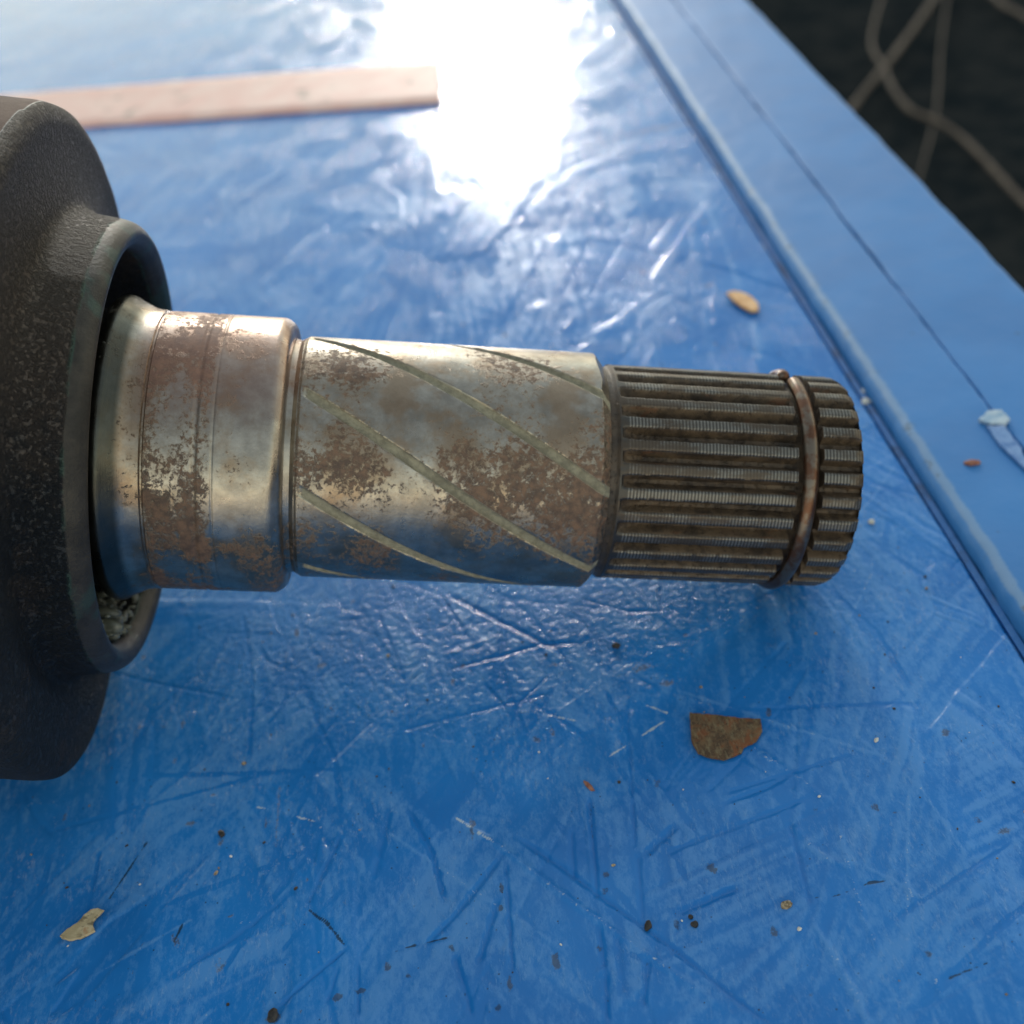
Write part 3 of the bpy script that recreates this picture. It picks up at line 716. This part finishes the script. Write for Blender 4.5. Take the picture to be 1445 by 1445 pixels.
# grit: single grains one can point at
def grain(name, px, py, sx, sy, sz, mat, label, cat='grit', group='loose grains on the blue board', z=None, seed=0):
    rs = np.random.RandomState(seed+100)
    bm = bmesh.new(); bmesh.ops.create_icosphere(bm, subdivisions=3, radius=1)
    off = rs.rand(3)*50
    for v in bm.verts:
        c = v.co
        k = 1+.28*float(vnoise(np.array(c.x*1.6+off[0]), np.array(c.y*1.6+c.z*1.3+off[1]), seed))+.10*float(vnoise(np.array(c.x*4+off[2]), np.array(c.z*4+c.y*3), seed+1))
        v.co = Vector((c.x*sx*k, c.y*sy*k, max(c.z*sz*k, -.55*sz)))*MM
    me = bpy.data.meshes.new(name); bm.to_mesh(me); bm.free()
    me.polygons.foreach_set('use_smooth', np.ones(len(me.polygons), bool))
    o = link(name, me, mat); p = at(px, py, 0 if z is None else z)
    o.location = Vector((p[0], p[1], (board_z(p[0], p[1]) if z is None else z)+.5*sz))*MM
    o.rotation_euler.z = rs.uniform(0, 6)
    tag(o, label, cat, group)
    return o
m_black = simple('black_grit', (.012, .012, .013), (.04, .035, .032), .8, .6, .1).m
m_tan = simple('tan_grit', (.16, .12, .07), (.42, .34, .22), 2.0, .75, .1).m
m_white = simple('white_grit', (.55, .54, .48), (.75, .73, .66), 1.0, .6, .1).m
m_red = simple('reddish_grit', (.22, .07, .045), (.34, .16, .10), 1.0, .7, .1).m
grain('grit', 914, 1306, .55, .40, .35, m_black, 'black grain beside the long diagonal ridge in the paint', seed=1)
grain('grit', 980, 1304, .38, .36, .32, m_black, 'larger of two neighbouring black grains below the rusty flake', seed=2)
grain('grit', 975, 1293, .27, .27, .22, m_black, 'smaller of two neighbouring black grains below the rusty flake', seed=3)
grain('grit', 1109, 1277, .40, .60, .40, m_tan, 'speckled tan grain alone in the lower right of the board', seed=4)
grain('grit', 1128, 1310, .24, .22, .2, m_white, 'white grain just below the speckled tan grain', seed=5)
grain('wood_splinter', 830, 1108, .26, 1.0, .25, m_red, 'thin reddish-brown splinter in a paint groove below the shaft', 'splinter', None, seed=6)
grain('grit', 870, 911, .32, .55, .45, m_black, 'dark chip in front of the neck between collar and spline', seed=7)
grain('grit', 1237, 1043, .36, .24, .2, m_white, 'white grain to the right of the rusty flake', seed=8)
grain('grit', 384, 1433, .9, .6, .4, m_black, 'largest black-brown crumb at the bottom edge of the board', seed=9)
grain('grit', 312, 1174, .32, .6, .25, m_black, 'dark oblong grain between the housing and the husk fragment', seed=10)
grain('grit', 1222, 561, .85, .75, .55, m_white, 'pale crumb behind the tip of the spline by the plank', seed=11)
grain('grit', 1219, 546, .5, .5, .4, m_white, 'smaller pale crumb behind the one by the spline tip', seed=12)
grain('grit', 1230, 735, .45, .4, .35, m_white, 'pale grain right of the shaft end', seed=13)
grain('grit', 1371, 655, 1.0, .55, .4, m_red, 'reddish crumb lying on the inner edge plank', z=2.0, seed=14)
def crumbs():
    bm = bmesh.new(); rs = np.random.RandomState(21)
    for i in range(260):
        x = rs.uniform(-75, XB-1); y = rs.uniform(56, 200); r = .05+rs.gamma(1.3, .045)
        m = Matrix.Translation(Vector((x, y, board_z(x, y)+r*.4))*MM) @ Matrix.Rotation(rs.uniform(0, 6), 4, 'Z') @ Matrix.Diagonal((r*rs.uniform(.8, 1.8)*MM, r*MM, r*.7*MM, 1))
        g = bmesh.ops.create_icosphere(bm, subdivisions=1, radius=1, matrix=m)
        mi = 0 if rs.rand() < .62 else (1 if rs.rand() < .6 else 2)
        for f in {f for v in g['verts'] for f in v.link_faces}: f.material_index = mi
    me = bpy.data.meshes.new('crumbs'); bm.to_mesh(me); bm.free()
    for q in (m_black, m_tan, m_white): me.materials.append(q)
    o = link('dust_crumbs', me); tag(o, 'fine dark and pale dust crumbs scattered over the blue board', 'dust', None, 'stuff')
crumbs()

# wooden strip in the background
def make_strip():
    a, b = at(622, 90)[:2], at(622, 146)[:2]; c, d = at(20, 128)[:2], at(120, 180)[:2]
    u = (d-b)/np.linalg.norm(d-b); v = np.array([-u[1], u[0]])
    if v[1] < 0: v = -v
    w = abs((a-b)@v)*.98; L = 230.0; t = 1.6
    ns, nv = 200, 14
    end_shift = (b-a)@u
    prof = [(0, 0), (0, t-.8), (.3, t-.25), (.9, t)]+[(.9+(w-1.8)*k/8, t) for k in range(1, 8)]+[(w-.9, t), (w-.3, t-.25), (w, t-.8), (w, 0)]
    V = []
    for i in range(ns):
        s0 = L*i/(ns-1)
        for (q, z) in prof:
            s = s0 - end_shift*(q/w)*(1-s0/L)
            jag = .25*float(vnoise(np.array(s/6), np.array(q/20), 90))
            p = b+u*s+v*(q+jag); V.append((p[0], p[1], z-.05+.1*float(vnoise(np.array(s/9), np.array(q/5), 91))))
    m = len(prof); V = np.array(V); k = len(V)
    F = grid_faces(ns, m)
    me0 = np.vstack([V])
    bm = bmesh.new(); vs = [bm.verts.new(Vector(q)*MM) for q in me0]
    for f in F: bm.faces.new([vs[i] for i in f])
    bm.faces.new(vs[:m]); bm.faces.new(vs[-m:][::-1])
    for i in range(ns-1): bm.faces.new([vs[q] for q in (i*m, (i+1)*m, (i+1)*m+m-1, i*m+m-1)])
    bmesh.ops.recalc_face_normals(bm, faces=bm.faces)
    me = bpy.data.meshes.new('wooden_strip'); bm.to_mesh(me); bm.free()
    me.polygons.foreach_set('use_smooth', np.ones(len(me.polygons), bool)); me.set_sharp_from_angle(angle=math.radians(35))
    k = Mat('pale_pink_wood')
    c = k.mix(k.ramp(k.noise(.12, 4, .6), .35, .65), (.84, .50, .42), (.88, .60, .51))
    c = k.mix(k.math('MULTIPLY', k.ramp(k.noise(.13, 4, .7), .60, .68), .7), c, (.20, .15, .11))
    k.set(base=c, rough=.55, normal=k.bump(k.noise(.5, 4), .1))
    tag(link('wooden_strip', me, k.m), 'pale pinkish wooden strip lying across the board behind the housing', 'wooden strip')
make_strip()

# ------------------------------------------------------------------ fallen branches on the ground beyond the bench
m_bark = simple('dry_bark', (.070, .052, .038), (.12, .092, .070), .05, .85, 1.0, .2).m
def tube_mesh(name, pts, radii, seed):
    P = np.array(pts, float); n0 = len(P)
    t = np.linspace(0, n0-1, (n0-1)*10+1); Q = []
    for q in t:                                             # Catmull-Rom through the points
        i = min(int(q), n0-2); f = q-i
        a, b, c, d = P[max(i-1, 0)], P[i], P[i+1], P[min(i+2, n0-1)]
        Q.append(.5*((2*b)+(-a+c)*f+(2*a-5*b+4*c-d)*f*f+(-a+3*b-3*c+d)*f**3))
    Q = np.array(Q); rr = np.interp(t, range(n0), radii); m = 10; V = []
    for i, q in enumerate(Q):
        d = Q[min(i+1, len(Q)-1)]-Q[max(i-1, 0)]; d /= np.linalg.norm(d)
        a = np.cross(d, [0, 0, 1.]); a /= np.linalg.norm(a); b = np.cross(a, d)
        for j in range(m):
            w = 2*math.pi*j/m; k = rr[i]*(1+.14*float(vnoise(np.array(i*.45+seed), np.array(j*.8), seed)))
            V.append(q+a*k*math.cos(w)+b*k*math.sin(w))
    return np_mesh(name, np.array(V), grid_faces(len(Q), m, True))
def gpt(px, py, h): return at(px, py, GZ+h)
def branch(paths, label):
    root = None
    for k, (px, r0, r1, h) in enumerate(paths):
        n = len(px); radii = np.linspace(r0, r1, n)*.46
        pts = [gpt(x, y, h) for x, y in px]
        if k == 0:
            root = empty('fallen_branch', (pts[0][0], pts[0][1], GZ))
            tag(root, label, 'branch', 'fallen branches on the dark ground')
        me = tube_mesh('limb' if k == 0 else 'twig', pts, radii, 3+k)
        o = link('limb' if k == 0 else 'twig', me, m_bark, root); o.location = -root.location
branch([([(1350,-60),(1318,-2),(1285,45),(1248,95),(1215,135),(1170,200)], 10, 9, 10), ([(1248,95),(1260,125),(1285,155),(1325,172),(1370,205),(1445,285),(1500,330)], 8, 7, 9),
        ([(1248,95),(1232,70),(1232,40),(1246,-10)], 7, 5, 12)], 'forked dry branch on the dark ground beyond the bench edge')
branch([([(1370,-40),(1410,2),(1445,22),(1500,60)], 9, 8, 9)], 'dry branch at the top corner of the dark ground')
branch([([(1340,-20),(1328,60),(1322,150),(1300,240),(1280,300)], 4, 3, 5)], 'faint dark branch lying behind the forked branch')
